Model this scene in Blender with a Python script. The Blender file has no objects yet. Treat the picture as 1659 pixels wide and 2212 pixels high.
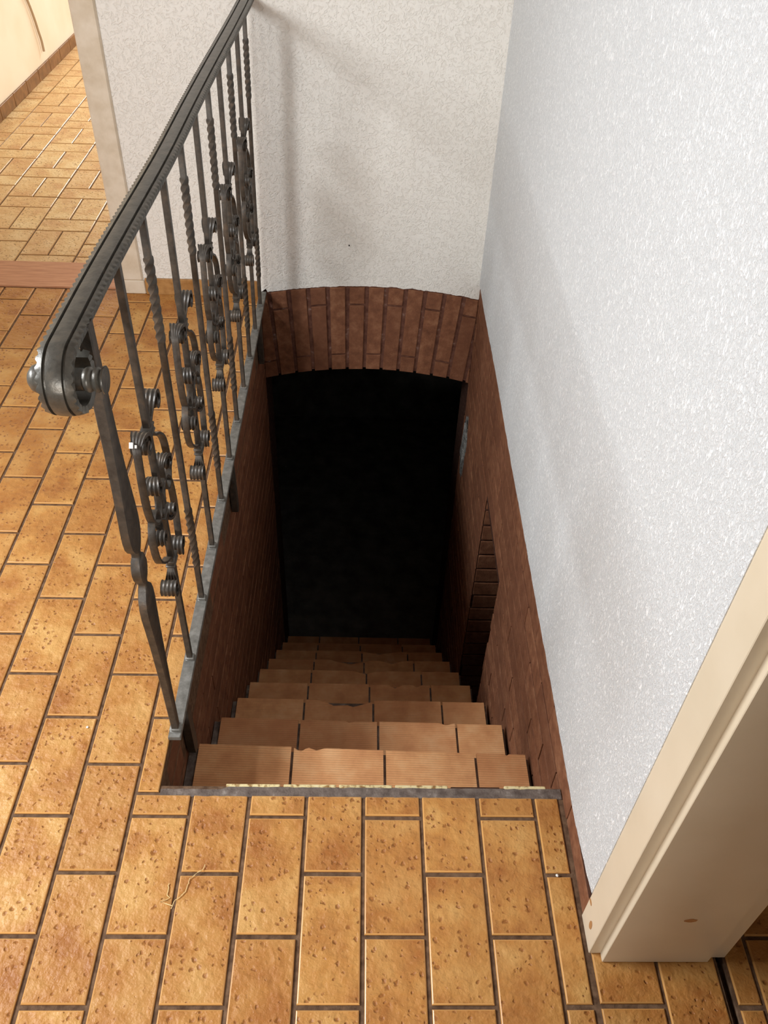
import bpy, bmesh, math, random
from mathutils import Vector, Matrix, noise as mnoise

random.seed(7)
SC = bpy.context.scene
COL = SC.collection

# ------------------------------------------------------------------ camera, sky, lights, exposure
cam_d = bpy.data.cameras.new('camera')
cam = bpy.data.objects.new('camera', cam_d)
COL.objects.link(cam)
SC.camera = cam
cam_d.sensor_fit = 'HORIZONTAL'
cam_d.sensor_width = 36.0
cam_d.lens = 1801.29 / 1659 * 36.0
cam_d.clip_start = 0.02
RT = Vector((0.99936823, -0.01016763, 0.03405517))
UP = Vector((-0.0181289, 0.67833511, 0.73452898))
FW = Vector((0.03056924, 0.73468231, -0.67772223))
cam.matrix_world = Matrix(((RT.x, UP.x, -FW.x, -0.0228294),
                           (RT.y, UP.y, -FW.y, -0.8761708),
                           (RT.z, UP.z, -FW.z, 1.7054688),
                           (0, 0, 0, 1)))

w = bpy.data.worlds.new('world')
SC.world = w
w.use_nodes = True
bg = w.node_tree.nodes['Background']
bg.inputs[0].default_value = (0.90, 0.95, 1.0, 1)
bg.inputs[1].default_value = 0.13

def area(name, loc, target, sx, sy, power, color=(1, 1, 1)):
    d = bpy.data.lights.new(name, 'AREA')
    d.shape = 'RECTANGLE'
    d.size, d.size_y, d.energy, d.color = sx, sy, power, color
    o = bpy.data.objects.new(name, d)
    COL.objects.link(o)
    o.location = loc
    v = Vector(target) - Vector(loc)
    o.rotation_euler = v.to_track_quat('-Z', 'Y').to_euler()
    return o

area('left_window_light', (-2.65, 0.35, 2.2), (0.3, 0.35, -0.1), 1.5, 0.75, 158, (0.93, 0.965, 1.0))
area('entrance_slot_light', (-0.75, -4.2, 1.25), (-0.30, 2.285, 0.5), 0.09, 0.7, 50, (1.0, 0.97, 0.92))
area('entrance_side_light', (-1.12, -4.2, 1.62), (-0.1, 2.285, 0.3), 0.40, 0.8, 66, (1.0, 0.96, 0.92))
area('far_room_window_light', (0.3, 4.6, 1.5), (-2.2, 4.6, 0.6), 1.6, 1.4, 52, (1.0, 0.90, 0.74))
area('far_room_end_light', (-0.95, 7.85, 1.75), (-1.3, 2.5, 0.4), 1.5, 1.6, 110, (1.0, 0.98, 0.95))

SC.view_settings.view_transform = 'Standard'
SC.view_settings.look = 'None'
SC.view_settings.gamma = 1.0
SC.view_settings.use_curve_mapping = False
SC.view_settings.exposure = 0.0

# ------------------------------------------------------------------ materials
def srgb(r, g, b):
    def f(c):
        c /= 255.0
        return c / 12.92 if c <= 0.04045 else ((c + 0.055) / 1.055) ** 2.4
    return (f(r), f(g), f(b), 1.0)

class NT:
    def __init__(self, name, rough=0.5, metallic=0.0, spec=0.5):
        self.m = bpy.data.materials.new(name)
        self.m.use_nodes = True
        self.t = self.m.node_tree
        self.p = self.t.nodes['Principled BSDF']
        self.p.inputs['Roughness'].default_value = rough
        self.p.inputs['Metallic'].default_value = metallic
        self.p.inputs['Specular IOR Level'].default_value = spec
    def n(self, typ, **kw):
        nd = self.t.nodes.new(typ)
        for k, v in kw.items():
            setattr(nd, k, v)
        return nd
    def l(self, a, b):
        self.t.links.new(a, b)
    def coords(self, scale=(1, 1, 1), rnd=0.0):
        tc = self.n('ShaderNodeTexCoord')
        mp = self.n('ShaderNodeMapping')
        mp.inputs['Scale'].default_value = scale
        src = tc.outputs['Object']
        if rnd:
            at = self.n('ShaderNodeAttribute', attribute_name='rnd')
            vm = self.n('ShaderNodeVectorMath', operation='SCALE')
            vm.inputs['Scale'].default_value = rnd
            self.l(at.outputs['Vector'], vm.inputs[0])
            ad = self.n('ShaderNodeVectorMath', operation='ADD')
            self.l(src, ad.inputs[0])
            self.l(vm.outputs[0], ad.inputs[1])
            src = ad.outputs[0]
        self.l(src, mp.inputs['Vector'])
        return mp.outputs['Vector']
    def noise(self, vec, scale, detail=2.0, rough=0.5, dist=0.0):
        nd = self.n('ShaderNodeTexNoise')
        nd.inputs['Scale'].default_value = scale
        nd.inputs['Detail'].default_value = detail
        nd.inputs['Roughness'].default_value = rough
        nd.inputs['Distortion'].default_value = dist
        self.l(vec, nd.inputs['Vector'])
        return nd.outputs['Fac']
    def ramp(self, fac, stops):
        r = self.n('ShaderNodeValToRGB')
        e = r.color_ramp.elements
        while len(e) < len(stops):
            e.new(0.5)
        for el, (p, c) in zip(e, stops):
            el.position = p
            el.color = c if not isinstance(c, (int, float)) else (c, c, c, 1)
        self.l(fac, r.inputs['Fac'])
        return r.outputs['Color']
    def mix(self, fac, a, b, mode='MIX'):
        m = self.n('ShaderNodeMix', data_type='RGBA', blend_type=mode)
        for s, v in ((m.inputs[0], fac), (m.inputs[6], a), (m.inputs[7], b)):
            if hasattr(v, 'is_linked'):
                self.l(v, s)
            else:
                s.default_value = v
        return m.outputs[2]
    def math(self, op, a, b=0.0):
        m = self.n('ShaderNodeMath', operation=op)
        for s, v in ((m.inputs[0], a), (m.inputs[1], b)):
            if hasattr(v, 'is_linked'):
                self.l(v, s)
            else:
                s.default_value = v
        return m.outputs[0]
    def rndchan(self, i):
        at = self.n('ShaderNodeAttribute', attribute_name='rnd')
        sp = self.n('ShaderNodeSeparateColor')
        self.l(at.outputs['Color'], sp.inputs[0])
        return sp.outputs[i]
    def base(self, c):
        if hasattr(c, 'is_linked'):
            self.l(c, self.p.inputs['Base Color'])
        else:
            self.p.inputs['Base Color'].default_value = c
    def bump(self, h, strength, dist):
        b = self.n('ShaderNodeBump')
        b.inputs['Strength'].default_value = strength
        b.inputs['Distance'].default_value = dist
        self.l(h, b.inputs['Height'])
        self.l(b.outputs['Normal'], self.p.inputs['Normal'])
    def rough(self, v):
        self.l(v, self.p.inputs['Roughness'])

def mat_arris(name, c, rough):
    t = NT(name, rough)
    t.base(t.mix(t.math('MULTIPLY', t.rndchan(0), 0.3), c, srgb(150, 98, 46)))
    return t.m

def mat_tile(name, c_light, c_mid, c_dark, pit=(112, 66, 26)):
    t = NT(name, 0.5, spec=0.4)
    v = t.coords(rnd=6.0)
    big = t.noise(v, 9.0, 3.0, 0.55)
    c = t.ramp(big, [(0.32, c_dark), (0.50, c_mid), (0.66, c_light)])
    fine = t.noise(v, 60.0, 4.0, 0.6)
    c = t.mix(t.ramp(fine, [(0.40, 0.0), (0.75, 0.28)]), c, c_light)
    c = t.mix(t.math('MULTIPLY', t.rndchan(0), 0.42), c, c_dark)
    # pits: irregular small hollows in loose clusters
    nz = t.n('ShaderNodeTexNoise')
    nz.inputs['Scale'].default_value = 95.0
    nz.inputs['Detail'].default_value = 1.0
    t.l(v, nz.inputs['Vector'])
    wob = t.n('ShaderNodeVectorMath', operation='SCALE')
    wob.inputs['Scale'].default_value = 0.010
    t.l(nz.outputs['Color'], wob.inputs[0])
    av = t.n('ShaderNodeVectorMath', operation='ADD')
    t.l(v, av.inputs[0])
    t.l(wob.outputs[0], av.inputs[1])
    vo = t.n('ShaderNodeTexVoronoi', voronoi_dimensions='3D')
    vo.inputs['Scale'].default_value = 80.0
    t.l(av.outputs[0], vo.inputs['Vector'])
    sp = t.n('ShaderNodeSeparateColor')
    t.l(vo.outputs['Color'], sp.inputs[0])
    dens = t.ramp(t.noise(v, 16.0, 2.0), [(0.34, 0.12), (0.66, 0.85)])
    on = t.math('LESS_THAN', sp.outputs[0], dens)
    size = t.math('ADD', t.math('MULTIPLY', sp.outputs[1], 0.30), 0.20)
    depth = t.math('MULTIPLY', t.math('SUBTRACT', 1.0, t.math('MINIMUM', t.math('DIVIDE', vo.outputs['Distance'], size), 1.0)), on)
    mask = t.ramp(depth, [(0.0, 0.0), (0.40, 1.0)])
    c = t.mix(t.math('MULTIPLY', mask, 0.78), c, srgb(*pit))
    t.base(c)
    h = t.math('SUBTRACT', t.math('MULTIPLY', t.noise(v, 52.0, 3.0, 0.55), 1.9), t.ramp(depth, [(0.0, 0.0), (0.9, 0.8)]))
    t.bump(h, 0.8, 0.0034)
    t.rough(t.ramp(fine, [(0.3, 0.44), (0.7, 0.58)]))
    return t.m

M_TILE = mat_tile('honey_split_tile', srgb(206, 158, 92), srgb(188, 132, 67), srgb(160, 100, 46), (146, 88, 36))
M_TILE_FAR = mat_tile('sheen_paled_split_tile', srgb(232, 206, 156), srgb(222, 188, 132), srgb(202, 156, 104), (168, 126, 76))  # same tile as the hall, with window sheen put into a paler colour

M_ARRIS = mat_arris('glazed_tile_arris', srgb(210, 156, 90), 0.28)
M_ARRIS_FAR = mat_arris('pale_tile_arris', srgb(206, 164, 108), 0.10)
t = NT('tile_grout', 0.9, spec=0.2)
v = t.coords()
t.base(t.ramp(t.noise(v, 70, 4), [(0.3, srgb(82, 60, 44)), (0.7, srgb(124, 98, 76))]))
t.bump(t.noise(v, 300, 3), 0.4, 0.002)
M_GROUT = t.m

t = NT('grey_mortar', 0.9, spec=0.2)
v = t.coords()
t.base(t.ramp(t.noise(v, 45, 5), [(0.3, srgb(84, 72, 66)), (0.6, srgb(118, 106, 98)), (0.75, srgb(150, 140, 132))]))
t.bump(t.noise(v, 220, 4), 0.6, 0.003)
M_MORTAR = t.m

t = NT('glazed_tile_edge', 0.35)
v = t.coords()
t.base(t.ramp(t.noise(v, 80, 4), [(0.35, srgb(150, 110, 60)), (0.5, srgb(232, 214, 160)), (0.7, srgb(240, 226, 180))]))
M_TILEEDGE = t.m

def mat_brick(name, a, b, c):
    t = NT(name, 0.72, spec=0.3)
    v = t.coords(rnd=3.0)
    col = t.ramp(t.noise(v, 25, 5, 0.65), [(0.3, a), (0.5, b), (0.72, c)])
    col = t.mix(t.math('MULTIPLY', t.rndchan(0), 0.6), col, a)
    t.base(col)
    t.bump(t.noise(v, 170, 4, 0.6), 0.55, 0.004)
    return t.m
M_BRICK = mat_brick('red_brown_brick', srgb(106, 66, 46), srgb(132, 86, 60), srgb(158, 112, 82))
t = NT('brown_brick_mortar', 0.95, spec=0.15)
v = t.coords()
t.base(t.ramp(t.noise(v, 60, 4), [(0.3, srgb(52, 32, 24)), (0.62, srgb(78, 52, 42)), (0.8, srgb(140, 116, 104))]))
t.bump(t.noise(v, 250, 3), 0.5, 0.003)
M_BMORTAR = t.m
t = NT('arch_mortar', 0.95, spec=0.15)
v = t.coords()
t.base(t.ramp(t.noise(v, 40, 4), [(0.3, srgb(82, 52, 42)), (0.62, srgb(112, 76, 62)), (0.8, srgb(150, 130, 120))]))
t.bump(t.noise(v, 250, 3), 0.5, 0.003)
M_AMORTAR = t.m

t = NT('ribbed_terracotta', 0.6, spec=0.35)
v = t.coords(rnd=2.0)
col = t.ramp(t.noise(v, 14, 4, 0.6), [(0.3, srgb(206, 146, 96)), (0.5, srgb(226, 168, 114)), (0.72, srgb(238, 190, 138))])
col = t.mix(t.math('MULTIPLY', t.rndchan(1), 0.55), col, srgb(184, 120, 78))
tc = t.n('ShaderNodeTexCoord')
wv = t.n('ShaderNodeTexWave', wave_type='BANDS', bands_direction='Y')
wv.inputs['Scale'].default_value = 48.0
wv.inputs['Distortion'].default_value = 0.6
wv.inputs['Detail Scale'].default_value = 3.0
t.l(tc.outputs['Object'], wv.inputs['Vector'])
lines = t.math('MULTIPLY', t.ramp(wv.outputs['Fac'], [(0.05, 1.0), (0.3, 0.0)]), t.noise(t.coords((6, 40, 6)), 3.0, 2.0))
col = t.mix(t.math('MULTIPLY', lines, 0.5), col, srgb(110, 62, 36))
t.base(col)
t.bump(wv.outputs['Fac'], 0.08, 0.001)
M_TERRA = t.m

t = NT('white_textured_plaster', 0.9, spec=0.2)
v = t.coords((1.0, 1.0, 1.0))
h = t.noise(v, 62, 2, 0.5, 1.8)
t.base(t.ramp(h, [(0.3, srgb(230, 226, 218)), (0.6, srgb(238, 235, 228))]))
t.bump(t.ramp(h, [(0.30, 0.0), (0.50, 0.85), (0.75, 1.0)]), 0.5, 0.004)
M_WALL_BACK = t.m

t = NT('white_strand_plaster', 0.85, spec=0.25)
v = t.coords((1.0, 1.0, 0.42))
h1 = t.noise(v, 230, 3, 0.6, 1.2)
h2 = t.noise(t.coords((1, 1, 0.55)), 85, 4, 0.65, 2.2)
hh = t.math('ADD', t.math('MULTIPLY', h1, 0.6), t.math('MULTIPLY', h2, 0.5))
rr = t.ramp(hh, [(0.50, 0.0), (0.64, 1.0)])
t.base(t.mix(rr, srgb(211, 214, 215), srgb(240, 242, 242)))
t.bump(rr, 0.6, 0.004)
M_WALL_RIGHT = t.m

t = NT('smooth_cream_wall', 0.85, spec=0.2)
v = t.coords()
t.base(t.ramp(t.noise(v, 3, 3), [(0.35, srgb(236, 222, 200)), (0.65, srgb(242, 232, 214))]))
t.bump(t.noise(v, 180, 2), 0.15, 0.002)
M_CREAMWALL = t.m

t = NT('cream_gloss_paint', 0.35, spec=0.5)
v = t.coords()
t.base(t.ramp(t.noise(v, 6, 4), [(0.3, srgb(214, 200, 174)), (0.7, srgb(224, 211, 187))]))
M_CREAM = t.m
t = NT('worn_brown_scuff', 0.6)
t.base(srgb(176, 128, 80))
M_SCUFF = t.m

t = NT('aged_jamb_plaster', 0.85, spec=0.2)
v = t.coords()
t.base(t.ramp(t.noise(v, 14, 5, 0.6), [(0.3, srgb(208, 192, 168)), (0.6, srgb(224, 211, 191)), (0.8, srgb(230, 219, 202))]))
t.bump(t.noise(v, 120, 3), 0.25, 0.002)
M_JAMB = t.m

t = NT('varnished_wood_sill', 0.45)
v = t.coords((1.5, 14, 6))
t.base(t.ramp(t.noise(v, 6, 4, 0.6), [(0.3, srgb(176, 116, 80)), (0.7, srgb(204, 148, 110))]))
M_WOOD = t.m

t = NT('brown_skirting_tile', 0.4)
v = t.coords(rnd=3.0)
c = t.ramp(t.noise(v, 30, 4), [(0.3, srgb(150, 104, 54)), (0.7, srgb(190, 144, 88))])
t.base(t.mix(t.math('MULTIPLY', t.rndchan(0), 0.4), c, srgb(136, 92, 48)))
t.bump(t.noise(v, 90, 3), 0.4, 0.003)
M_SKIRT = t.m
t = NT('shaded_skirting_tile', 0.5)  # far room skirting, its shade put into a darker tile colour
v = t.coords(rnd=3.0)
t.base(t.ramp(t.noise(v, 24, 4), [(0.3, srgb(112, 76, 40)), (0.7, srgb(146, 104, 60))]))
M_SKIRT_SHADED = t.m

def mat_iron(name, a, b, c, rough, met):
    t = NT(name, rough, met, 0.5)
    v = t.coords()
    t.base(t.ramp(t.noise(v, 45, 5, 0.65), [(0.32, a), (0.52, b), (0.72, c)]))
    t.bump(t.noise(v, 140, 3), 0.25, 0.002)
    return t.m
M_IRON = mat_iron('dark_wrought_iron', srgb(56, 50, 44), srgb(73, 67, 60), srgb(95, 81, 67), 0.45, 0.2)
M_IRON_RAIL = mat_iron('burnished_iron', srgb(74, 71, 65), srgb(90, 87, 80), srgb(106, 99, 88), 0.36, 0.3)
M_IRON_GREY = mat_iron('grey_painted_iron', srgb(98, 96, 90), srgb(122, 120, 114), srgb(146, 144, 138), 0.5, 0.25)

t = NT('cellar_plaster', 0.95, spec=0.1)
v = t.coords()
t.base(t.ramp(t.noise(v, 8, 5), [(0.3, srgb(96, 92, 88)), (0.7, srgb(134, 130, 124))]))
t.bump(t.noise(v, 40, 4), 0.5, 0.01)
M_CELLAR = t.m
t = NT('pale_rubble_mortar', 0.95, spec=0.1)
v = t.coords()
t.base(t.ramp(t.noise(v, 50, 5, 0.7), [(0.3, srgb(70, 68, 64)), (0.5, srgb(112, 112, 108)), (0.7, srgb(160, 160, 156))]))
t.bump(t.noise(v, 90, 4), 0.8, 0.01)
M_RUBBLE = t.m
t = NT('white_flake', 0.6)
t.base(srgb(236, 234, 228))
M_FLAKE = t.m
t = NT('grey_cable_sheath', 0.5)
t.base(srgb(172, 150, 124))
M_CABLE = t.m
t = NT('straw_thread', 0.8)
t.base(srgb(224, 196, 140))
M_STRAW = t.m
t = NT('dark_dirt', 0.95, spec=0.1)
t.base(srgb(40, 30, 24))
M_DARK = t.m

t = NT('dark_unseen_ceiling', 0.6)  # unseen ceiling, dark wood tone picked to cut bounce light from above
v = t.coords((1, 12, 6))
t.base(t.ramp(t.noise(v, 4, 4, 0.6), [(0.3, srgb(84, 58, 38)), (0.7, srgb(120, 86, 58))]))
M_CEIL = t.m

# ------------------------------------------------------------------ mesh helpers
def new_bm():
    bm = bmesh.new()
    bm.loops.layers.float_color.new('rnd')
    return bm

def paint(bm, faces, c):
    ly = bm.loops.layers.float_color['rnd']
    for f in faces:
        for lp in f.loops:
            lp[ly] = (c[0], c[1], c[2], 1)

def rnd3():
    return (random.random(), random.random(), random.random())

def quad_faces(bm, rings, close=True, caps=True):
    """rings: list of lists of Vectors of equal length; bridges consecutive rings"""
    vr = [[bm.verts.new(p) for p in r] for r in rings]
    n = len(vr[0])
    fs = []
    for a, b in zip(vr, vr[1:]):
        for i in range(n if close else n - 1):
            j = (i + 1) % n
            fs.append(bm.faces.new((a[i], a[j], b[j], b[i])))
    if caps and close:
        fs.append(bm.faces.new(list(reversed(vr[0]))))
        fs.append(bm.faces.new(vr[-1]))
    return fs

def box(bm, x0, y0, z0, x1, y1, z1, c=None, bev=0.0):
    """axis aligned box, optional chamfer of the vertical and horizontal edges"""
    if bev <= 0:
        r0 = [Vector(p) for p in ((x0, y0, z0), (x1, y0, z0), (x1, y1, z0), (x0, y1, z0))]
        r1 = [Vector((p.x, p.y, z1)) for p in r0]
        fs = quad_faces(bm, [r0, r1])
    else:
        def ring(z, i):
            b = bev
            a = []
            for (x, y, sx, sy) in ((x0, y0, 1, 1), (x1, y0, -1, 1), (x1, y1, -1, -1), (x0, y1, 1, -1)):
                p1 = Vector((x + sx * (b + i), y + sy * i, z))
                p2 = Vector((x + sx * i, y + sy * (b + i), z))
                a += [p2, p1] if (sx * sy) > 0 else [p1, p2]
            return a
        fs = quad_faces(bm, [ring(z0, bev), ring(z0 + bev, 0), ring(z1 - bev, 0), ring(z1, bev)])
    paint(bm, fs, c or rnd3())
    return fs

def finish(name, bm, mats, parent=None, kind=None, smooth=False, label=None, cat=None, group=None, origin=None):
    bmesh.ops.recalc_face_normals(bm, faces=bm.faces)
    me = bpy.data.meshes.new(name)
    if origin is not None:
        bmesh.ops.translate(bm, verts=bm.verts, vec=-Vector(origin))
    bm.to_mesh(me)
    bm.free()
    for m in (mats if isinstance(mats, (list, tuple)) else [mats]):
        me.materials.append(m)
    if smooth:
        for p in me.polygons:
            p.use_smooth = True
        try:
            me.set_sharp_from_angle(angle=math.radians(40))
        except Exception:
            pass
    o = bpy.data.objects.new(name, me)
    COL.objects.link(o)
    if origin is not None:
        o.location = origin
    if parent is not None:
        o.parent = parent
    if kind:
        o['kind'] = kind
    if label:
        o['label'] = label
    if cat:
        o['category'] = cat
    if group:
        o['group'] = group
    return o

def set_mat(fs, i):
    for f in fs:
        f.material_index = i

def empty(name, loc, label, cat, group=None):
    o = bpy.data.objects.new(name, None)
    COL.objects.link(o)
    o.location = loc
    o.empty_display_size = 0.1
    o['label'] = label
    o['category'] = cat
    if group:
        o['group'] = group
    return o

def inv_parent(child, parent):
    child.parent = parent
    child.matrix_parent_inverse = Matrix.Translation(-Vector(parent.location))

def sn(*p):
    return mnoise.noise(Vector(p))

# ------------------------------------------------------------------ measured layout (metres)
XL = -0.449                                   # left face of the stairwell
def XR(y):                                    # right wall runs slightly off square
    return 0.441 + 0.0096 * y
YB = 2.285                                    # white back wall
Y_EDGE = 0.048                                # end of the landing tiles
HALL_X0 = -2.16
CEIL = 2.55

# ------------------------------------------------------------------ tiles
def tile(bm, x0, y0, x1, y1, z=0.0, depth=0.008):
    if x1 - x0 < 0.006 or y1 - y0 < 0.006:
        return
    c = rnd3()
    j = 0.0008
    zz = z + random.uniform(-0.0006, 0.0006)
    dx0, dx1, dy0, dy1 = [random.uniform(-j, j) for _ in range(4)]
    x0 += dx0; x1 += dx1; y0 += dy0; y1 += dy1
    def ring(i, zc):
        return [Vector((x0 + i, y0 + i, zc)), Vector((x1 - i, y0 + i, zc)), Vector((x1 - i, y1 - i, zc)), Vector((x0 + i, y1 - i, zc))]
    fs = quad_faces(bm, [ring(0, zz - depth), ring(0, zz - 0.0026), ring(0.0009, zz - 0.0009), ring(0.0027, zz)])
    paint(bm, fs, c)
    set_mat(fs[4:12], 2)

PX, PY, JW = 0.125, 0.2452, 0.0085
def running_bond(bm, region, z=0.0):
    """0.125 x 0.245 tiles in half bond, columns along y, clipped to region (x0, y0, x1, y1)"""
    rx0, ry0, rx1, ry1 = region
    for c in range(math.floor(rx0 / PX), math.ceil(rx1 / PX)):
        off = 0.0 if c % 2 == 0 else -PY / 2
        k0, k1 = math.floor((ry0 - off) / PY), math.ceil((ry1 - off) / PY)
        for k in range(k0, k1 + 1):
            x0, x1 = max(c * PX, rx0), min((c + 1) * PX, rx1)
            y0, y1 = max(off + k * PY, ry0), min(off + (k + 1) * PY, ry1)
            tile(bm, x0 + JW / 2, y0 + JW / 2, x1 - JW / 2, y1 - JW / 2, z)

# landing and hall floor
bm = new_bm()
running_bond(bm, (-4 * PX, -1.75, 0.433, Y_EDGE + JW / 2))
running_bond(bm, (-20 * PX, -1.75, -4 * PX, 2.306))
running_bond(bm, (-4 * PX, Y_EDGE + JW / 2, XL + JW / 2, YB))
n_tiles = len(bm.faces)
bm.faces.ensure_lookup_table()
g = []
g += box(bm, -2.5, -1.75, -0.20, 0.447, 0.072, -0.0045)
g += box(bm, -2.5, 0.072, -0.20, XL, 2.53, -0.0045)
set_mat(g, 1)
finish('floor', bm, [M_TILE, M_GROUT, M_ARRIS], kind='structure')

# mortar lip and glazed riser tile edges along the top step
bm = new_bm()
xs = [XL + 0.003 + i * (0.885 / 60) for i in range(61)]
rings = []
for x in xs:
    yb = 0.070 - 0.004 * abs(sn(x * 30, 3, 1)) - (0.006 if x < -0.30 else 0)
    zt = 0.0 + 0.0015 * sn(x * 60, 1, 2)
    rings.append([Vector((x, 0.046, -0.06)), Vector((x, 0.046, zt - 0.001)), Vector((x, yb, zt - 0.001)), Vector((x, yb, -0.06))])
paint(bm, quad_faces(bm, rings), rnd3())
for (x0, x1, m) in ((-0.305, -0.186, 1), (-0.178, -0.062, 1), (-0.055, 0.063, 1), (0.070, 0.187, 1), (0.195, 0.305, 2), (0.314, 0.408, 1)):
    fs = box(bm, x0, 0.069, -0.19, x1, 0.0785, -0.004 + (0.0 if m == 1 else -0.006), bev=0.0012)
    set_mat(fs, m)
fs = box(bm, XL, 0.06, -0.235, 0.44, 0.0692, -0.03)
finish('trim_1', bm, [M_MORTAR, M_TILEEDGE, M_BMORTAR], kind='structure')

# right hand room floor, past the doorway
bm = new_bm()
running_bond(bm, (0.700, -1.75, 2.4, 1.2))
for (a, b) in ((0.440, 0.565), (0.565, 0.682)):
    for k in range(6):
        o = -0.12 if a < 0.5 else -0.245
        tile(bm, a + 0.004, o - 0.245 * (k + 1) + 0.004, b - 0.004, min(o - 0.245 * k - 0.004, -0.20))
g = box(bm, 0.447, -1.75, -0.20, 0.684, -0.10, -0.0045) + box(bm, 0.698, -1.75, -0.20, 2.4, 1.2, -0.0045) + box(bm, 0.684, -1.75, -0.20, 0.698, -0.28, -0.03)
set_mat(g, 1)
finish('floor_right_room', bm, [M_TILE, M_GROUT, M_ARRIS], kind='structure')

# far room floor, panels of two long tiles and one cross tile
bm = new_bm()
for c in range(-2, 5):
    x1 = -1.285 - 0.25 * c
    x0 = x1 - 0.25
    ys = 2.97 - 0.115 * c - 0.37 * 6
    while ys < 8.0:
        for (a, b, p, q) in ((x0, ys, x0 + 0.125, ys + 0.245), (x0 + 0.125, ys, x1, ys + 0.245), (x0, ys + 0.245, x1, ys + 0.37)):
            a, p = max(a, -2.155), min(p, -0.7)
            b, q = max(b, 2.53), min(q, 8.0)
            tile(bm, a + 0.003, b + 0.003, p - 0.003, q - 0.003)
        ys += 0.37
g = box(bm, -2.4, 2.53, -0.20, 0.9, 8.0, -0.0035)
set_mat(g, 1)
finish('floor_far_room', bm, [M_TILE_FAR, M_GROUT, M_ARRIS_FAR], kind='structure')

# ------------------------------------------------------------------ brickwork
def brick_face(bm, u0, u1, v0, v1, to3d, vphase, course=0.0805, length=0.25, joint=0.010, proud=0.0032, vj=0.0035, holes=(), mi=0):
    """bricks lying in rows along u; to3d(u, v, d) -> Vector, d>0 pointing out of the wall"""
    r = 0
    k = math.floor((v0 - vphase) / course)
    while vphase + k * course < v1:
        a0 = max(vphase + k * course + joint / 2, v0)
        a1 = min(vphase + (k + 1) * course - joint / 2, v1)
        off = (0.5 if k % 2 else 0.0) * length + 0.02 * sn(k * 3.3, 1, 1)
        j = math.floor((u0 - off) / length)
        while off + j * length < u1:
            b0 = max(off + j * length + vj / 2, u0)
            b1 = min(off + (j + 1) * length - vj / 2, u1)
            segs = [(b0, b1)]
            for (h0, h1, hv0, hv1) in holes:
                if a1 > hv0 and a0 < hv1:
                    ns = []
                    for (p, q) in segs:
                        if q <= h0 or p >= h1:
                            ns.append((p, q))
                        else:
                            if p < h0: ns.append((p, h0))
                            if q > h1: ns.append((h1, q))
                    segs = ns
            for (p, q) in segs:
                if q - p > 0.008 and a1 - a0 > 0.006:
                    e = 0.0012
                    pr = proud + random.uniform(-0.0012, 0.0012)
                    r0 = [to3d(p, a0, -0.004), to3d(q, a0, -0.004), to3d(q, a1, -0.004), to3d(p, a1, -0.004)]
                    r1 = [to3d(p, a0, pr - e), to3d(q, a0, pr - e), to3d(q, a1, pr - e), to3d(p, a1, pr - e)]
                    r2 = [to3d(p + e, a0 + e, pr), to3d(q - e, a0 + e, pr), to3d(q - e, a1 - e, pr), to3d(p + e, a1 - e, pr)]
                    fs = quad_faces(bm, [r0, r1, r2])
                    paint(bm, fs, rnd3())
                    set_mat(fs, mi)
            j += 1
        k += 1

ZB = -2.75
NY0, NY1, NZ0, NZ1 = 1.012, 1.455, -1.62, -0.372     # side opening in the right stairwell wall
HOLE = (NY0, NY1, NZ0, NZ1)

# right stairwell wall, brick from the cellar up to just above floor level
bm = new_bm()
brick_face(bm, -0.2035, YB, ZB, 0.066, lambda u, v, d: Vector((XR(u) + 0.0035 - d, u, v)), -0.02, holes=(HOLE,), joint=0.0085)
def slab_x(bm, y0, y1, z0, z1, d0, d1):
    r0 = [Vector((XR(y0) + d0, y0, z0)), Vector((XR(y1) + d0, y1, z0)), Vector((XR(y1) + d0, y1, z1)), Vector((XR(y0) + d0, y0, z1))]
    r1 = [p + Vector((d1 - d0, 0, 0)) for p in r0]
    fs = quad_faces(bm, [r0, r1])
    paint(bm, fs, rnd3())
    set_mat(fs, 1)
slab_x(bm, -0.2035, NY0, ZB, 0.075, 0.0035, 0.24)
slab_x(bm, NY1, YB + 0.24, ZB, 0.075, 0.0035, 0.24)
slab_x(bm, NY0, NY1, NZ1, 0.075, 0.0035, 0.24)
slab_x(bm, NY0, NY1, ZB, NZ0, 0.0035, 0.24)
# far jamb of the side opening, laid in courses
brick_face(bm, 0.006, 0.236, NZ0, NZ1, lambda u, v, d: Vector((XR(NY1) + u, NY1 + 0.001 - d, v)), -0.02, length=0.46, joint=0.012, proud=0.007)
finish('wall_stairwell_right', bm, [M_BRICK, M_BMORTAR], kind='structure')

# left stairwell wall
bm = new_bm()
brick_face(bm, 0.074, YB, ZB, -0.010, lambda u, v, d: Vector((XL - 0.0035 + d, u, v)), -0.03, joint=0.0085)
fs = box(bm, XL - 0.24, 0.072, ZB, XL - 0.0035, YB + 0.24, -0.010)
set_mat(fs, 1)
finish('wall_stairwell_left', bm, [M_BRICK, M_BMORTAR], kind='structure')

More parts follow.
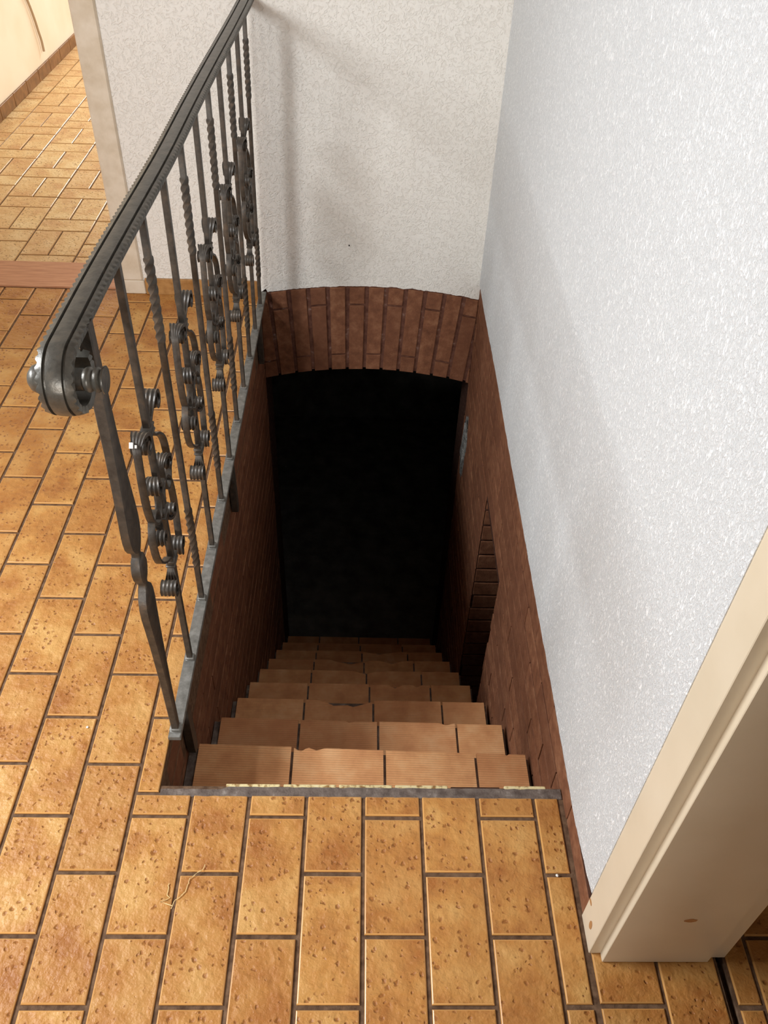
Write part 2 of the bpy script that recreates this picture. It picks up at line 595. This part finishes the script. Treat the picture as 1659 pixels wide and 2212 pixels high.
# segmental brick arch over the cellar opening
def arc_top(x): return 0.052 - 0.22 * (x - 0.0) ** 2
def arc_bot(x): return -0.343 - 0.29 * (x - 0.0) ** 2
bm = new_bm()
ncol, pt, pb = 13, 0.0812, 0.0752
xt0, xb0 = -0.347 - 2 * pt + 0.018, -0.330 - 2 * pb + 0.02
def clampx(x): return max(XL + 0.001, min(XR(YB) - 0.001, x))
def arch_brick(i, t0, t1):
    """one vertical brick between fractions t0, t1 of the column height (0 bottom, 1 top)"""
    jt, jb = 0.018, 0.014
    def px(t, side):
        top = xt0 + (i + side) * pt + (jt / 2 if side == 0 else -jt / 2)
        bot = xb0 + (i + side) * pb + (jb / 2 if side == 0 else -jb / 2)
        return clampx(bot + (top - bot) * t)
    def P(t, side, e, d):
        x = px(t, side)
        z = arc_bot(x) + (arc_top(x) - arc_bot(x)) * t
        return Vector((x + (e if side == 0 else -e), YB - d, z))
    if px(t0, 1) - px(t0, 0) < 0.012 and px(t1, 1) - px(t1, 0) < 0.012:
        return
    pr = 0.0065 + random.uniform(-0.0015, 0.0015)
    e = 0.002
    def ring(ee, d):
        a = [P(t0, 0, ee, d), P(t0, 1, ee, d), P(t1, 1, ee, d), P(t1, 0, ee, d)]
        for q in a[:2]: q.z += ee
        for q in a[2:]: q.z -= ee
        return a
    r = [ring(0, -0.004), ring(0, pr - e), ring(e, pr)]
    if t0 == 0.0:                                  # the soffit brick runs through the wall
        r = [ring(0, -0.238)] + r
    fs = quad_faces(bm, r)
    paint(bm, fs, rnd3())
for i in range(ncol):
    cut = 0.195 if i % 2 == 0 else 0.80
    g = 0.010
    arch_brick(i, 0.0, cut - g)
    arch_brick(i, cut + g, 1.0)
rings = []
for s in range(41):
    x = XL + (XR(YB) - XL) * s / 40
    rings.append([Vector((x, YB, arc_bot(x) + 0.006)), Vector((x, YB + 0.24, arc_bot(x) + 0.006)), Vector((x, YB + 0.24, arc_top(x))), Vector((x, YB, arc_top(x) + 0.004))])
fs = quad_faces(bm, rings)
paint(bm, fs, rnd3())
set_mat(fs, 1)
finish('wall_cellar_arch', bm, [M_BRICK, M_AMORTAR], kind='structure')

# the dark cellar beyond the arch, and the chamber behind the side opening
bm = new_bm()
CX0, CX1, CY0, CY1, CZ0, CZ1 = -1.3, 1.4, YB + 0.24, 5.2, -2.75, -0.24
box(bm, CX0 - 0.1, CY0, CZ0 - 0.1, CX0, CY1, CZ1)
box(bm, CX1, CY0, CZ0 - 0.1, CX1 + 0.1, CY1, CZ1)
box(bm, CX0 - 0.1, CY1, CZ0 - 0.1, CX1 + 0.1, CY1 + 0.1, CZ1)
box(bm, CX0 - 0.1, CY0 - 0.02, CZ0 - 0.1, XL - 0.2, CY0, CZ1)
box(bm, 0.66, CY0 - 0.02, CZ0 - 0.1, CX1 + 0.1, CY0, CZ1)
finish('wall_cellar', bm, M_CELLAR, kind='structure')
bm = new_bm()
box(bm, CX0 - 0.1, CY0 - 0.25, CZ1 + 0.0, CX1 + 0.1, CY1 + 0.1, CZ1 + 0.03) if False else box(bm, CX0 - 0.1, CY0, CZ1, CX1 + 0.1, CY1 + 0.1, CZ1 + 0.03)
finish('ceiling_cellar', bm, M_CELLAR, kind='structure')
bm = new_bm()
box(bm, CX0 - 0.1, 0.06, CZ0 - 0.1, CX1 + 0.1, CY1 + 0.1, CZ0)
finish('floor_cellar', bm, M_CELLAR, kind='structure')
bm = new_bm()
x0 = 0.66
box(bm, x0, NY0 - 0.12, NZ0 - 0.05, x0 + 0.55, NY0 - 0.06, NZ1 + 0.06)
box(bm, x0, NY1 + 0.06, NZ0 - 0.05, x0 + 0.55, NY1 + 0.12, NZ1 + 0.06)
box(bm, x0 + 0.5, NY0 - 0.06, NZ0 - 0.05, x0 + 0.55, NY1 + 0.06, NZ1 + 0.06)
box(bm, x0, NY0 - 0.06, NZ0 - 0.05, x0 + 0.5, NY1 + 0.06, NZ0)
box(bm, x0, NY0 - 0.06, NZ1 + 0.01, x0 + 0.5, NY1 + 0.06, NZ1 + 0.06)
finish('wall_side_chamber', bm, M_CELLAR, kind='structure')

# ------------------------------------------------------------------ white walls
# right wall: plaster lapping over the bricks with a ragged lower edge
bm = new_bm()
ys = [-0.205 + i * (YB + 0.205) / 250 for i in range(251)]
rings = []
for y in ys:
    zb = 0.078 + 0.010 * sn(y * 2.2, 4, 9) + 0.004 * sn(y * 22, 7, 3) + 0.002 * sn(y * 70, 2, 8)
    if y < -0.05: zb += (-0.05 - y) * 0.16
    x = XR(y)
    rings.append([Vector((x - 0.004, y, zb)), Vector((x - 0.004, y, CEIL)), Vector((x + 0.23, y, CEIL)), Vector((x + 0.23, y, zb))])
paint(bm, quad_faces(bm, rings), rnd3())
# the wall over and past the doorway
box(bm, 0.445, -1.15, 2.05, 0.69, -0.205, CEIL)
box(bm, 0.445, -1.75, 0.0, 0.69, -1.15, CEIL)
finish('wall_right', bm, M_WALL_RIGHT, kind='structure')

bm = new_bm()
rings = []
xs = [-0.985 + i * (XR(YB) + 0.1 + 0.985) / 220 for i in range(221)]
for x in xs:
    if x < XL - 0.012:
        zb = 0.0
    else:
        xc = min(x, XR(YB))
        zb = arc_top(xc) + 0.004 + 0.004 * sn(x * 24, 2, 5) + 0.0025 * sn(x * 80, 6, 1)
        if x < XL + 0.03: zb = 0.012 + 0.8 * (x - XL)
    rings.append([Vector((x, YB - 0.003, zb)), Vector((x, YB - 0.003, CEIL)), Vector((x, YB + 0.24, CEIL)), Vector((x, YB + 0.24, zb))])
paint(bm, quad_faces(bm, rings), rnd3())
box(bm, -2.4, YB - 0.003, 2.05, -0.985, YB + 0.24, CEIL)
finish('wall_back', bm, M_WALL_BACK, kind='structure')

bm = new_bm()
box(bm, HALL_X0 - 0.15, 2.53, 0.0, HALL_X0, 8.0, CEIL)
finish('wall_far_room_left', bm, M_CREAMWALL, kind='structure')
bm = new_bm()
box(bm, HALL_X0 - 0.15, 0.75, 0.0, HALL_X0, YB - 0.003, CEIL)  # unseen wall added to hold left light off the back of the hall
finish('wall_left_light_block', bm, M_WALL_BACK, kind='structure')
bm = new_bm()
box(bm, -0.2, -1.98, 0.0, 2.5, -1.86, CEIL)  # unseen wall added to block entrance light from the right door jamb
finish('wall_rear_light_block', bm, M_WALL_BACK, kind='structure')
bm = new_bm()
box(bm, HALL_X0 - 0.15, 8.0, 0.0, 0.9, 8.1, CEIL)
finish('wall_far_room_end', bm, M_CREAMWALL, kind='structure')
bm = new_bm()
box(bm, 2.4, -1.75, 0.0, 2.5, 1.3, CEIL)
box(bm, 0.69, 1.2, 0.0, 2.4, 1.3, CEIL)
box(bm, 0.69, -1.85, 0.0, 2.5, -1.75, CEIL)
finish('wall_right_room', bm, M_CREAMWALL, kind='structure')
bm = new_bm()
box(bm, -2.4, -2.2, CEIL, 2.5, 8.1, CEIL + 0.1)
finish('ceiling', bm, M_CEIL, kind='structure')

# skirtings
bm = new_bm()
for (a, b) in ((-0.912, -0.668), (-0.664, XL - 0.006)):
    box(bm, a, YB - 0.014, 0.0, b, YB - 0.003, 0.069, bev=0.002)
finish('baseboard_back', bm, M_SKIRT, kind='structure')
bm = new_bm()
y = 2.55
while y < 7.9:
    box(bm, HALL_X0, y + 0.002, 0.0, HALL_X0 + 0.012, y + 0.246, 0.075, bev=0.002)
    y += 0.25
finish('baseboard_far_room', bm, M_SKIRT_SHADED, kind='structure')

# doorway to the far room: bare plaster jamb strip with its stone foot
bm = new_bm()
fs = box(bm, -1.005, YB - 0.012, 0.058, -0.918, YB + 0.25, 2.05, bev=0.006)
fs2 = box(bm, -1.005, YB - 0.012, 0.0, -0.914, YB + 0.25, 0.058, bev=0.003)
finish('door_2', bm, M_JAMB, kind='structure')

bm = new_bm()
box(bm, -2.3, 2.312, -0.02, -1.006, 2.530, 0.004, bev=0.002)
finish('door_threshold', bm, M_WOOD, label='reddish brown wooden threshold board across the far room doorway', cat='threshold')

# right hand doorway: cream painted casing, rebate and jamb board
door = bpy.data.objects.new('door_1', None)
COL.objects.link(door)
door.location = (0.45, -0.29, 0.0)
door['kind'] = 'structure'
def dpart(name, bm, m=M_CREAM):
    o = finish(name, bm, m)
    inv_parent(o, door)
    return o
H = 2.10
bm = new_bm()
box(bm, 0.4365, -0.275, 0.002, 0.462, -0.2035, H, bev=0.0012)
dpart('casing', bm)
bm = new_bm()
box(bm, 0.4595, -0.2905, 0.001, 0.6655, -0.262, H, bev=0.001)
box(bm, 0.4640, -0.270, 0.0, 0.672, -0.2035, H)
dpart('jamb_board', bm)
bm = new_bm()
box(bm, 0.6715, -0.2825, 0.002, 0.7005, -0.205, H, bev=0.001)
dpart('rear_casing', bm)
# worn spots in the paint
def scuff(bm, c, u, v, ru, rv, n):
    c, u, v = Vector(c), Vector(u), Vector(v)
    nrm = u.cross(v).normalized() * 0.0006
    pts = []
    for i in range(14):
        a = 2 * math.pi * i / 14
        k = 1 + 0.25 * sn(i * 1.7, n, 3)
        pts.append(c + u * ru * math.cos(a) * k + v * rv * math.sin(a) * k)
    fs = quad_faces(bm, [[p - nrm for p in pts], [p + nrm for p in pts]])
    paint(bm, fs, rnd3())
bm = new_bm()
scuff(bm, (0.4362, -0.243, 0.055), (0, 1, 0), (0, 0, 1), 0.006, 0.013, 1)
scuff(bm, (0.4362, -0.212, 0.085), (0, 1, 0), (0, 0, 1), 0.007, 0.004, 2)
scuff(bm, (0.575, -0.2908, 0.200), (1, 0, 0), (0, 0, 1), 0.011, 0.007, 3)
dpart('paint_chip', bm, M_SCUFF)

# ------------------------------------------------------------------ staircase
stairs = empty('cellar_staircase', (0.0, 0.3, -2.7), 'steep cellar staircase of chipped ribbed terracotta tiles going down into the dark', 'staircase')
RUN, RISE = 0.258, 0.2635
chips = {1: [(-0.163, 0.018, 0.014), (-0.12, 0.02, 0.008), (0.38, 0.006, 0.006)], 2: [(0.26, 0.02, 0.008), (-0.04, 0.012, 0.006)],
         3: [(-0.10, 0.05, 0.022), (-0.03, 0.08, 0.03)], 4: [(0.135, 0.028, 0.018), (0.22, 0.02, 0.012)], 5: [(0.02, 0.05, 0.02)],
         6: [(-0.05, 0.1, 0.03), (0.15, 0.06, 0.02)], 7: [(0.1, 0.1, 0.02)]}
for k in range(1, 10):
    yk = 0.311 + RUN * (k - 1)
    zk = -0.237 - RISE * (k - 1)
    tilt = {1: -0.045, 2: -0.028, 3: -0.012}.get(k, -0.008)
    xa, xb = XL + 0.022 - 0.004 * (k - 1), 0.4342
    xa = max(XL + 0.006, xa)
    bm = new_bm()
    js = [xa] + [-0.183 - 0.008 * (k - 1) + 0.24 * i for i in range(3)] + [xb]
    for a, b in zip(js, js[1:]):
        a += 0.0035
        b -= 0.0035
        n = 24
        rings = []
        dz = random.uniform(-0.0015, 0.0015)
        for i in range(n + 1):
            x = a + (b - a) * i / n
            ch = sum(d * max(0.0, 1 - abs(x - c) / wdt) for (c, wdt, d) in chips.get(k, ()))
            ch += 0.0006 * sn(x * 90, k, 2)
            z = zk + tilt * x + dz
            yf = yk - ch
            yb = yk - RUN + 0.012
            rings.append([Vector((x, yb, z - 0.012)), Vector((x, yb, z)), Vector((x, yf - 0.004, z)), Vector((x, yf - 0.001, z - 0.0015)), Vector((x, yf, z - 0.004)), Vector((x, yk - 0.3 * ch, z - 0.012))])
        paint(bm, quad_faces(bm, rings), rnd3())
    step = finish('step', bm, M_TERRA)
    inv_parent(step, stairs)
    bm = new_bm()
    r = []
    for x in (XL + 0.002, xb + 0.003):
        z = zk + tilt * x - 0.0125 + 0.006
        r.append([Vector((x, yk - RUN - 0.006, z - RISE - 0.03)), Vector((x, yk - RUN - 0.006, z)), Vector((x, yk - 0.012, z)), Vector((x, yk - 0.012, z - RISE - 0.03))])
    paint(bm, quad_faces(bm, r), rnd3())
    bed = finish('mortar_bed', bm, M_MORTAR)
    bed.parent = step
    bed.matrix_parent_inverse = Matrix.Translation(-Vector(stairs.location))
    bed.matrix_parent_inverse = Matrix.Identity(4)

# ------------------------------------------------------------------ wrought iron railing
def RXZ(y, z):
    """x of the railing plane; it leans a little towards the stairwell with distance"""
    return -0.434 + 0.006 * (z) + 0.0048 * y * z
Z0 = 0.022
rail = empty('iron_railing', (-0.434, 1.2, 0.012), 'dark wrought iron railing with rolled handrail and scrolled bars beside the stairwell', 'railing')

def rpart(name, bm, m, parent=None, smooth=True, label=None):
    o = finish(name, bm, m, smooth=smooth, label=label)
    if parent is None:
        inv_parent(o, rail)
    else:
        o.parent = parent
    return o

def sstep(a, b, t):
    t = min(1.0, max(0.0, (t - a) / (b - a)))
    return t * t * (3 - 2 * t)
def rail_x(y):
    return -0.4415 + 0.0120 * sstep(0.25, 0.95, y) + 0.0095 * sstep(1.1, 2.2, y)

# handrail: moulded band with hammered edges, rolled under at the near end
def handrail():
    bm = new_bm()
    yc, zc, R = 0.134, 1.0255, 0.057
    path = []                                    # (y, z, normal y, normal z, x shift)
    y = YB - 0.003
    while y > yc + 0.003:
        path.append((y, zc + R, 0.0, 1.0))
        y -= 0.0038
    th = 90.0
    while th < 90 + 300:
        f = max(0.0, (th - 200) / 186.0)
        r = R * (1 - 0.20 * f)
        a = math.radians(th)
        path.append((yc + r * math.cos(a), zc + r * math.sin(a), math.cos(a), math.sin(a)))
        th += 4.0
    prof_u = [-0.985, -1.0, -0.80, -0.66, -0.60, -0.55, -0.46, -0.42, -0.28, 0.0, 0.28, 0.42, 0.46, 0.55, 0.60, 0.66, 0.80, 1.0, 0.985]
    prof_v = [-0.0095, -0.0028, -0.0012, -0.0002, 0.0003, -0.0038, -0.0038, 0.0006, 0.0012, 0.0016, 0.0012, 0.0006, -0.0038, -0.0038, 0.0003, -0.0002, -0.0012, -0.0028, -0.0095]
    rings = []
    s = 0.0
    py, pz = path[0][0], path[0][1]
    for (y, z, ny, nz) in path:
        s += math.hypot(y - py, z - pz)
        py, pz = y, z
        hw = 0.0264
        sh = 0.0
        xc = rail_x(y)
        hk = 0.0 if (nz < 0 and ny > -0.2) else 1.0
        ham = hk * 0.0036 * (1 - abs(math.sin(math.pi * s / 0.0155)))
        ring = []
        for u, v in zip(prof_u, prof_v):
            e = ham if abs(u) > 0.7 else 0.0
            x = xc + u * (hw - (e * 1.25 if abs(u) > 0.9 else 0.0))
            vv = v - (e * 0.25 if abs(u) > 0.9 else 0)
            ring.append(Vector((x, y + ny * vv, z + nz * vv)))
        for u in (0.92, -0.92):
            ring.append(Vector((xc + u * hw, y - ny * 0.0135, z - nz * 0.0135)))
        rings.append(ring)
    paint(bm, quad_faces(bm, rings), rnd3())
    return bm, (yc, zc)
bm, (syc, szc) = handrail()
hr = rpart('handrail', bm, M_IRON_RAIL)

# pin through the rolled end with beads on its outer ends
def lathe_x(bm, cy, cz, prof, n=28):
    rings = []
    for (x, r) in prof:
        rings.append([Vector((x, cy + r * math.cos(2 * math.pi * i / n), cz + r * math.sin(2 * math.pi * i / n))) for i in range(n)])
    paint(bm, quad_faces(bm, rings), rnd3())
bm = new_bm()
sx = rail_x(0.13) - 0.005
lathe_x(bm, syc - 0.002, szc - 0.003, [(sx - 0.0500, 0.003), (sx - 0.0485, 0.011), (sx - 0.0430, 0.0185), (sx - 0.0370, 0.0212), (sx - 0.0310, 0.0212), (sx - 0.0270, 0.0165), (sx + 0.0270, 0.0165),
                       (sx + 0.0290, 0.0150), (sx + 0.0325, 0.0175), (sx + 0.0365, 0.0188), (sx + 0.0395, 0.0178), (sx + 0.0420, 0.0140), (sx + 0.0450, 0.0172), (sx + 0.0490, 0.0186),
                       (sx + 0.0520, 0.0170), (sx + 0.0535, 0.0145), (sx + 0.0575, 0.0205), (sx + 0.0595, 0.0205), (sx + 0.0600, 0.003)])
pin = rpart('scroll_pin', bm, M_IRON_RAIL, parent=hr)

def bar_mesh(bm, y, z0, z1, half, twists=(), hx=None):
    """square bar, rotated through quarter turns inside the given z ranges (za, zb, turns)"""
    hx = hx or half
    zs = [z0]
    for (a, b, tn) in sorted(twists):
        n = 72
        zs += [a + (b - a) * i / n for i in range(n + 1)]
    zs.append(z1)
    rings = []
    for z in zs:
        ang = 0.0
        for (a, b, tn) in twists:
            f = min(1.0, max(0.0, (z - a) / (b - a)))
            ang += f * tn * 2 * math.pi
        c, s = math.cos(ang), math.sin(ang)
        xc = RXZ(y, z)
        inz = any(a < z < b for (a, b, tn) in twists)
        k = 1.14 if inz else 1.0
        ring = []
        ch = 0.88
        for (u, v) in ((-1, -ch), (-ch, -1), (ch, -1), (1, -ch), (1, ch), (ch, 1), (-ch, 1), (-1, ch)):
            u *= half * k
            v *= half * k
            ring.append(Vector((xc + u * c - v * s, y + u * s + v * c, z)))
        rings.append(ring)
    paint(bm, quad_faces(bm, rings), rnd3())

# newel: flat forged post with a bead between two blades
bm = new_bm()
NYP = 0.202
secs = [(1.076, .0115, .011), (0.98, .0125, .0105), (0.92, .0145, .0100), (0.85, .0185, .0095), (0.78, .0245, .0092), (0.72, .0305, .0090), (0.68, .0345, .0090), (0.655, .0350, .0092),
        (0.635, .0315, .0092), (0.618, .0220, .0090), (0.606, .0110, .0085), (0.598, .0072, .0075), (0.592, .0080, .0078), (0.586, .0150, .0090), (0.574, .0215, .0100), (0.560, .0240, .0105),
        (0.546, .0225, .0100), (0.530, .0150, .0090), (0.521, .0080, .0078), (0.514, .0075, .0078), (0.505, .0140, .0085), (0.490, .0250, .0090), (0.470, .0305, .0092), (0.445, .0310, .0092),
        (0.400, .0265, .0090), (0.340, .0210, .0090), (0.260, .0160, .0088), (0.180, .0120, .0086), (0.100, .0095, .0085), (Z0 - 0.002, .0082, .0082)]
rings = []
for (z, wy, wx) in secs:
    xc = RXZ(NYP, z)
    c = 0.8
    rings.append([Vector((xc + u * wx, NYP + v * wy, z)) for (u, v) in ((-1, -c), (-c, -1), (c, -1), (1, -c), (1, c), (c, 1), (-c, 1), (-1, c))])
paint(bm, quad_faces(bm, rings), rnd3())
rpart('newel_post', bm, M_IRON, label='flat forged newel post with a bead between two blades')

# scrollwork strips
def spiral(cy, cz, r0, r1, a0, a1, n=26):
    return [(cy + (r0 + (r1 - r0) * i / n) * math.cos(math.radians(a0 + (a1 - a0) * i / n)),
             cz + (r0 + (r1 - r0) * i / n) * math.sin(math.radians(a0 + (a1 - a0) * i / n))) for i in range(n + 1)]
def smooth_pts(pts, n=6):
    out = []
    for i in range(len(pts) - 1):
        p0 = pts[max(0, i - 1)]; p1 = pts[i]; p2 = pts[i + 1]; p3 = pts[min(len(pts) - 1, i + 2)]
        for k in range(n):
            t = k / n
            out.append(tuple(0.5 * (2 * p1[j] + (p2[j] - p0[j]) * t + (2 * p0[j] - 5 * p1[j] + 4 * p2[j] - p3[j]) * t * t + (3 * p1[j] - p0[j] - 3 * p2[j] + p3[j]) * t ** 3) for j in (0, 1)))
    out.append(pts[-1])
    return out
PA = spiral(-0.056, 0.183, 0.005, 0.029, -330, 180) + smooth_pts([(-0.086, 0.17), (-0.092, 0.115), (-0.092, 0.060), (-0.082, 0.016), (-0.058, -0.014), (-0.032, -0.018), (-0.015, 0.004), (-0.0125, 0.035)]) + spiral(-0.033, 0.060, 0.021, 0.006, 0, 460)
PB = spiral(0.048, 0.212, 0.005, 0.025, -270, 180) + smooth_pts([(0.020, 0.197), (0.013, 0.176), (0.022, 0.150), (0.056, 0.128), (0.088, 0.092), (0.099, 0.045), (0.092, 0.005), (0.070, -0.018), (0.048, -0.012), (0.040, 0.014), (0.0385, 0.036)]) + spiral(0.059, 0.050, 0.0205, 0.006, 180, -280)
def strip(bm, pts, sign, y0, zc):
    P = [(sign * a, sign * b) for (a, b) in pts]
    L = [0.0]
    for p, q in zip(P, P[1:]):
        L.append(L[-1] + math.hypot(q[0] - p[0], q[1] - p[1]))
    T = L[-1]
    us = [i / 20 * 2 - 1 for i in range(21)]
    rings = []
    for i, (a, b) in enumerate(P):
        p, q = P[max(0, i - 1)], P[min(len(P) - 1, i + 1)]
        tx, tz = q[0] - p[0], q[1] - p[1]
        d = math.hypot(tx, tz) or 1.0
        nx, nz = -tz / d, tx / d
        e = min(L[i], T - L[i])
        f = max(0.0, min(1.0, (0.150 - e) / 0.055)) if (L[i] < T / 2) else max(0.0, min(1.0, (0.105 - e) / 0.045))
        f = f * f * (3 - 2 * f)
        hw = 0.0074 + 0.0092 * f
        th = 0.0026
        rb = 0.0016 * f
        xc = RXZ(y0 + a, zc + b)
        top = [Vector((xc + u * hw, y0 + a + nx * (th + rb * math.cos(u * math.pi * 4)), zc + b + nz * (th + rb * math.cos(u * math.pi * 4)))) for u in us]
        bot = [Vector((xc + u * hw, y0 + a - nx * (th + 0.6 * rb * math.cos(u * math.pi * 4)), zc + b - nz * (th + 0.6 * rb * math.cos(u * math.pi * 4)))) for u in reversed(us)]
        rings.append(top + bot)
    paint(bm, quad_faces(bm, rings), rnd3())

def collar(bm, y, z, h, wx, wy, dy=0.0, tilt=0.0):
    xc = RXZ(y, z)
    for (dz, k) in ((-h * 0.33, 1.0), (h * 0.33, 1.0), (0.0, 0.9)):
        hh = h * 0.3
        fs = box(bm, xc - wx * k, y + dy - wy * k, z + dz - hh * 0.55, xc + wx * k, y + dy + wy * k, z + dz + hh * 0.55, bev=0.002)
ZC = 0.550
scroll_meshes = None
for k in range(10):
    y = 0.403 + 0.1955 * k
    bm = new_bm()
    if k % 2 == 0:
        bar_mesh(bm, y, Z0 - 0.001, 1.076, 0.0066)
        lab = None
    else:
        bar_mesh(bm, y, Z0 - 0.001, 1.076, 0.0066, ((0.145, 0.345, 2.25), (0.800, 0.985, 2.25)))
        lab = 'square bar twisted near its top and foot'
    b = rpart('baluster', bm, M_IRON, smooth=(k % 2 == 1), label=lab)
    bm = new_bm()
    collar(bm, y, Z0 + 0.004, 0.010, 0.0105, 0.0105)
    rpart('weld', bm, M_IRON_GREY, parent=b)
    if k % 2 == 0:
        for (pts, sg) in ((PA, 1), (PB, 1), (PA, -1), (PB, -1)):
            bm = new_bm()
            strip(bm, pts, sg, y, ZC)
            so = rpart('scroll', bm, M_IRON, parent=b)
            if k == 0 and pts is PA and sg == 1:
                FIRST_SCROLL = b
        for (dz, dy, wy) in ((0.176, 0.0, 0.020), (-0.176, 0.0, 0.020), (0.030, 0.006, 0.017), (-0.030, -0.006, 0.017)):
            bm = new_bm()
            collar(bm, y, ZC + dz, 0.020, 0.0105, wy, dy)
            rpart('collar', bm, M_IRON, parent=b)

bm = new_bm()
c0 = Vector((RXZ(0.33, 0.75) - 0.009, 0.403 - 0.056 - 0.78 * 0.0335, 0.733 + 0.62 * 0.0335))
nrm, tv = Vector((0, -0.78, 0.62)), Vector((0, 0.62, 0.78))
for (dx, wx) in ((0.0, 0.0035), (0.0085, 0.0018)):
    c1 = c0 + Vector((dx, 0, 0)) - tv * (0.0 if dx == 0 else 0.002)
    hh = 0.0055 if dx == 0 else 0.003
    base = [c1 + Vector((sx_ * wx, 0, 0)) + tv * (sy_ * hh) for (sx_, sy_) in ((-1, -1), (1, -1), (1, 1), (-1, 1))]
    paint(bm, quad_faces(bm, [[p - nrm * 0.004 for p in base], [p + nrm * 0.0006 for p in base]]), rnd3())
rpart('white_fleck', bm, M_FLAKE, parent=FIRST_SCROLL, smooth=False)  # two small white plates on the first ribbed roll
bm = new_bm()
fs = quad_faces(bm, [[Vector((-0.434 + u * 0.0145, y, z)) for (u, z) in ((-1, 0.012), (-0.9, 0.010), (0.9, 0.010), (1, 0.012), (1, 0.020), (0.9, Z0), (-0.9, Z0), (-1, 0.020))] for y in (0.178, 0.183, 1.2, YB - 0.006)])
paint(bm, fs, rnd3())
br = rpart('bottom_rail', bm, M_IRON_GREY, smooth=False, label='grey flat bottom rail')
bm = new_bm()
collar(bm, NYP, Z0 + 0.004, 0.012, 0.0125, 0.0115)
rpart('weld', bm, M_IRON_GREY, parent=br)
for y in (0.290, 1.195, 2.100):
    bm = new_bm()
    xa, xb = XL + 0.0035, XL + 0.023
    pts = [(-0.0135, 0.011), (0.0135, 0.011), (0.0165, -0.180), (0.014, -0.205), (0.0, -0.214), (-0.014, -0.205), (-0.0165, -0.180)]
    r0 = [Vector((xa, y + a, z)) for (a, z) in pts]
    r1 = [Vector((xb, y + a, z)) for (a, z) in pts]
    paint(bm, quad_faces(bm, [r0, r1]), rnd3())
    rpart('bracket', bm, M_IRON, smooth=False)

# ------------------------------------------------------------------ small things
def tube(bm, pts, r, n=8):
    rings = []
    for i, p in enumerate(pts):
        a, b = pts[max(0, i - 1)], pts[min(len(pts) - 1, i + 1)]
        t = (b - a).normalized()
        u = t.orthogonal().normalized()
        v = t.cross(u)
        rings.append([p + (u * math.cos(2 * math.pi * k / n) + v * math.sin(2 * math.pi * k / n)) * r for k in range(n)])
    paint(bm, quad_faces(bm, rings), rnd3())

# loose cable end out of the far room wall
bm = new_bm()
cy = [(5.02, 0.62), (5.09, 0.52), (5.145, 0.43), (5.185, 0.335), (5.205, 0.262), (5.222, 0.205), (5.222, 0.140)]
pp = smooth_pts(cy, 5)
tube(bm, [Vector((HALL_X0 + 0.012 + 0.006 * i / len(pp), a, b)) for i, (a, b) in enumerate(pp)], 0.008)
finish('loose_cable', bm, M_CABLE, smooth=True, label='loose beige cable end hanging down the cream wall of the far room', cat='cable')

# torn lump of pale mortar where the right stairwell wall meets the arch
bm = new_bm()
bmesh.ops.create_icosphere(bm, subdivisions=4, radius=1.0)
for vv in bm.verts:
    p = vv.co.copy()
    k = 1 + 0.35 * sn(p.x * 2, p.y * 2, p.z * 2) + 0.18 * sn(p.x * 6, p.y * 6, p.z * 6)
    vv.co = Vector((XR(2.14) + 0.010 + p.x * 0.022 * k, 2.165 + p.y * 0.055 * k, -0.66 + p.z * 0.19 * k))
finish('mortar_lump', bm, M_RUBBLE, smooth=True, label='ragged lump of pale grey mortar bulging from brick wall beside the arch', cat='mortar')

# straw coloured thread caught in the joint of the landing tiles
bm = new_bm()
base = Vector((-0.378, -0.165, 0.0))
pts = [base + Vector((0.016 * sn(i * .17, 1, 1) + 0.0022 * i, 0.004 * i - 0.03 + 0.008 * sn(i * .4, 5, 2), 0.002 + 0.002 * abs(sn(i * .5, 3, 3)))) for i in range(22)]
tube(bm, pts, 0.0008, 6)
pts = [base + Vector((-0.012 + 0.02 * sn(i * .5, 8, 1), 0.02 - 0.004 * i, 0.0022)) for i in range(12)]
tube(bm, pts, 0.0009, 6)
finish('thread_scrap', bm, M_STRAW, smooth=True, label='frayed straw coloured thread lying across a joint of the landing tiles', cat='thread')

def crumb(name, loc, r, label, m=M_FLAKE, sq=(1, 1, 0.6)):
    bm = new_bm()
    bmesh.ops.create_icosphere(bm, subdivisions=2, radius=1.0)
    for vv in bm.verts:
        p = vv.co.copy()
        kk = 1 + 0.4 * sn(p.x * 2 + loc[0] * 50, p.y * 2, p.z * 2)
        vv.co = Vector((loc[0] + p.x * r * sq[0] * kk, loc[1] + p.y * r * sq[1] * kk, loc[2] + p.z * r * sq[2] * kk))
    finish(name, bm, m, label=label, cat='crumb')
crumb('plaster_crumb', (0.395, 0.175, -0.2525), 0.0045, 'white plaster crumb on the right end of the top step')
crumb('plaster_crumb', (-0.643, 0.215, 0.0022), 0.0028, 'tiny white crumb on the hall tile left of the newel foot')
crumb('plaster_crumb', (0.400, -0.125, 0.0022), 0.0030, 'tiny white crumb on a tile joint beside the right wall foot')

# small nail stubs in the white walls
def nail(loc, d, label):
    bm = new_bm()
    tube(bm, [Vector(loc), Vector(loc) + Vector(d)], 0.0025, 8)
    finish('nail', bm, M_DARK, smooth=True, label=label, cat='nail')
nail((-0.079, YB + 0.004, 0.232), (0, -0.012, 0), 'tiny dark nail in the back wall above the arch')
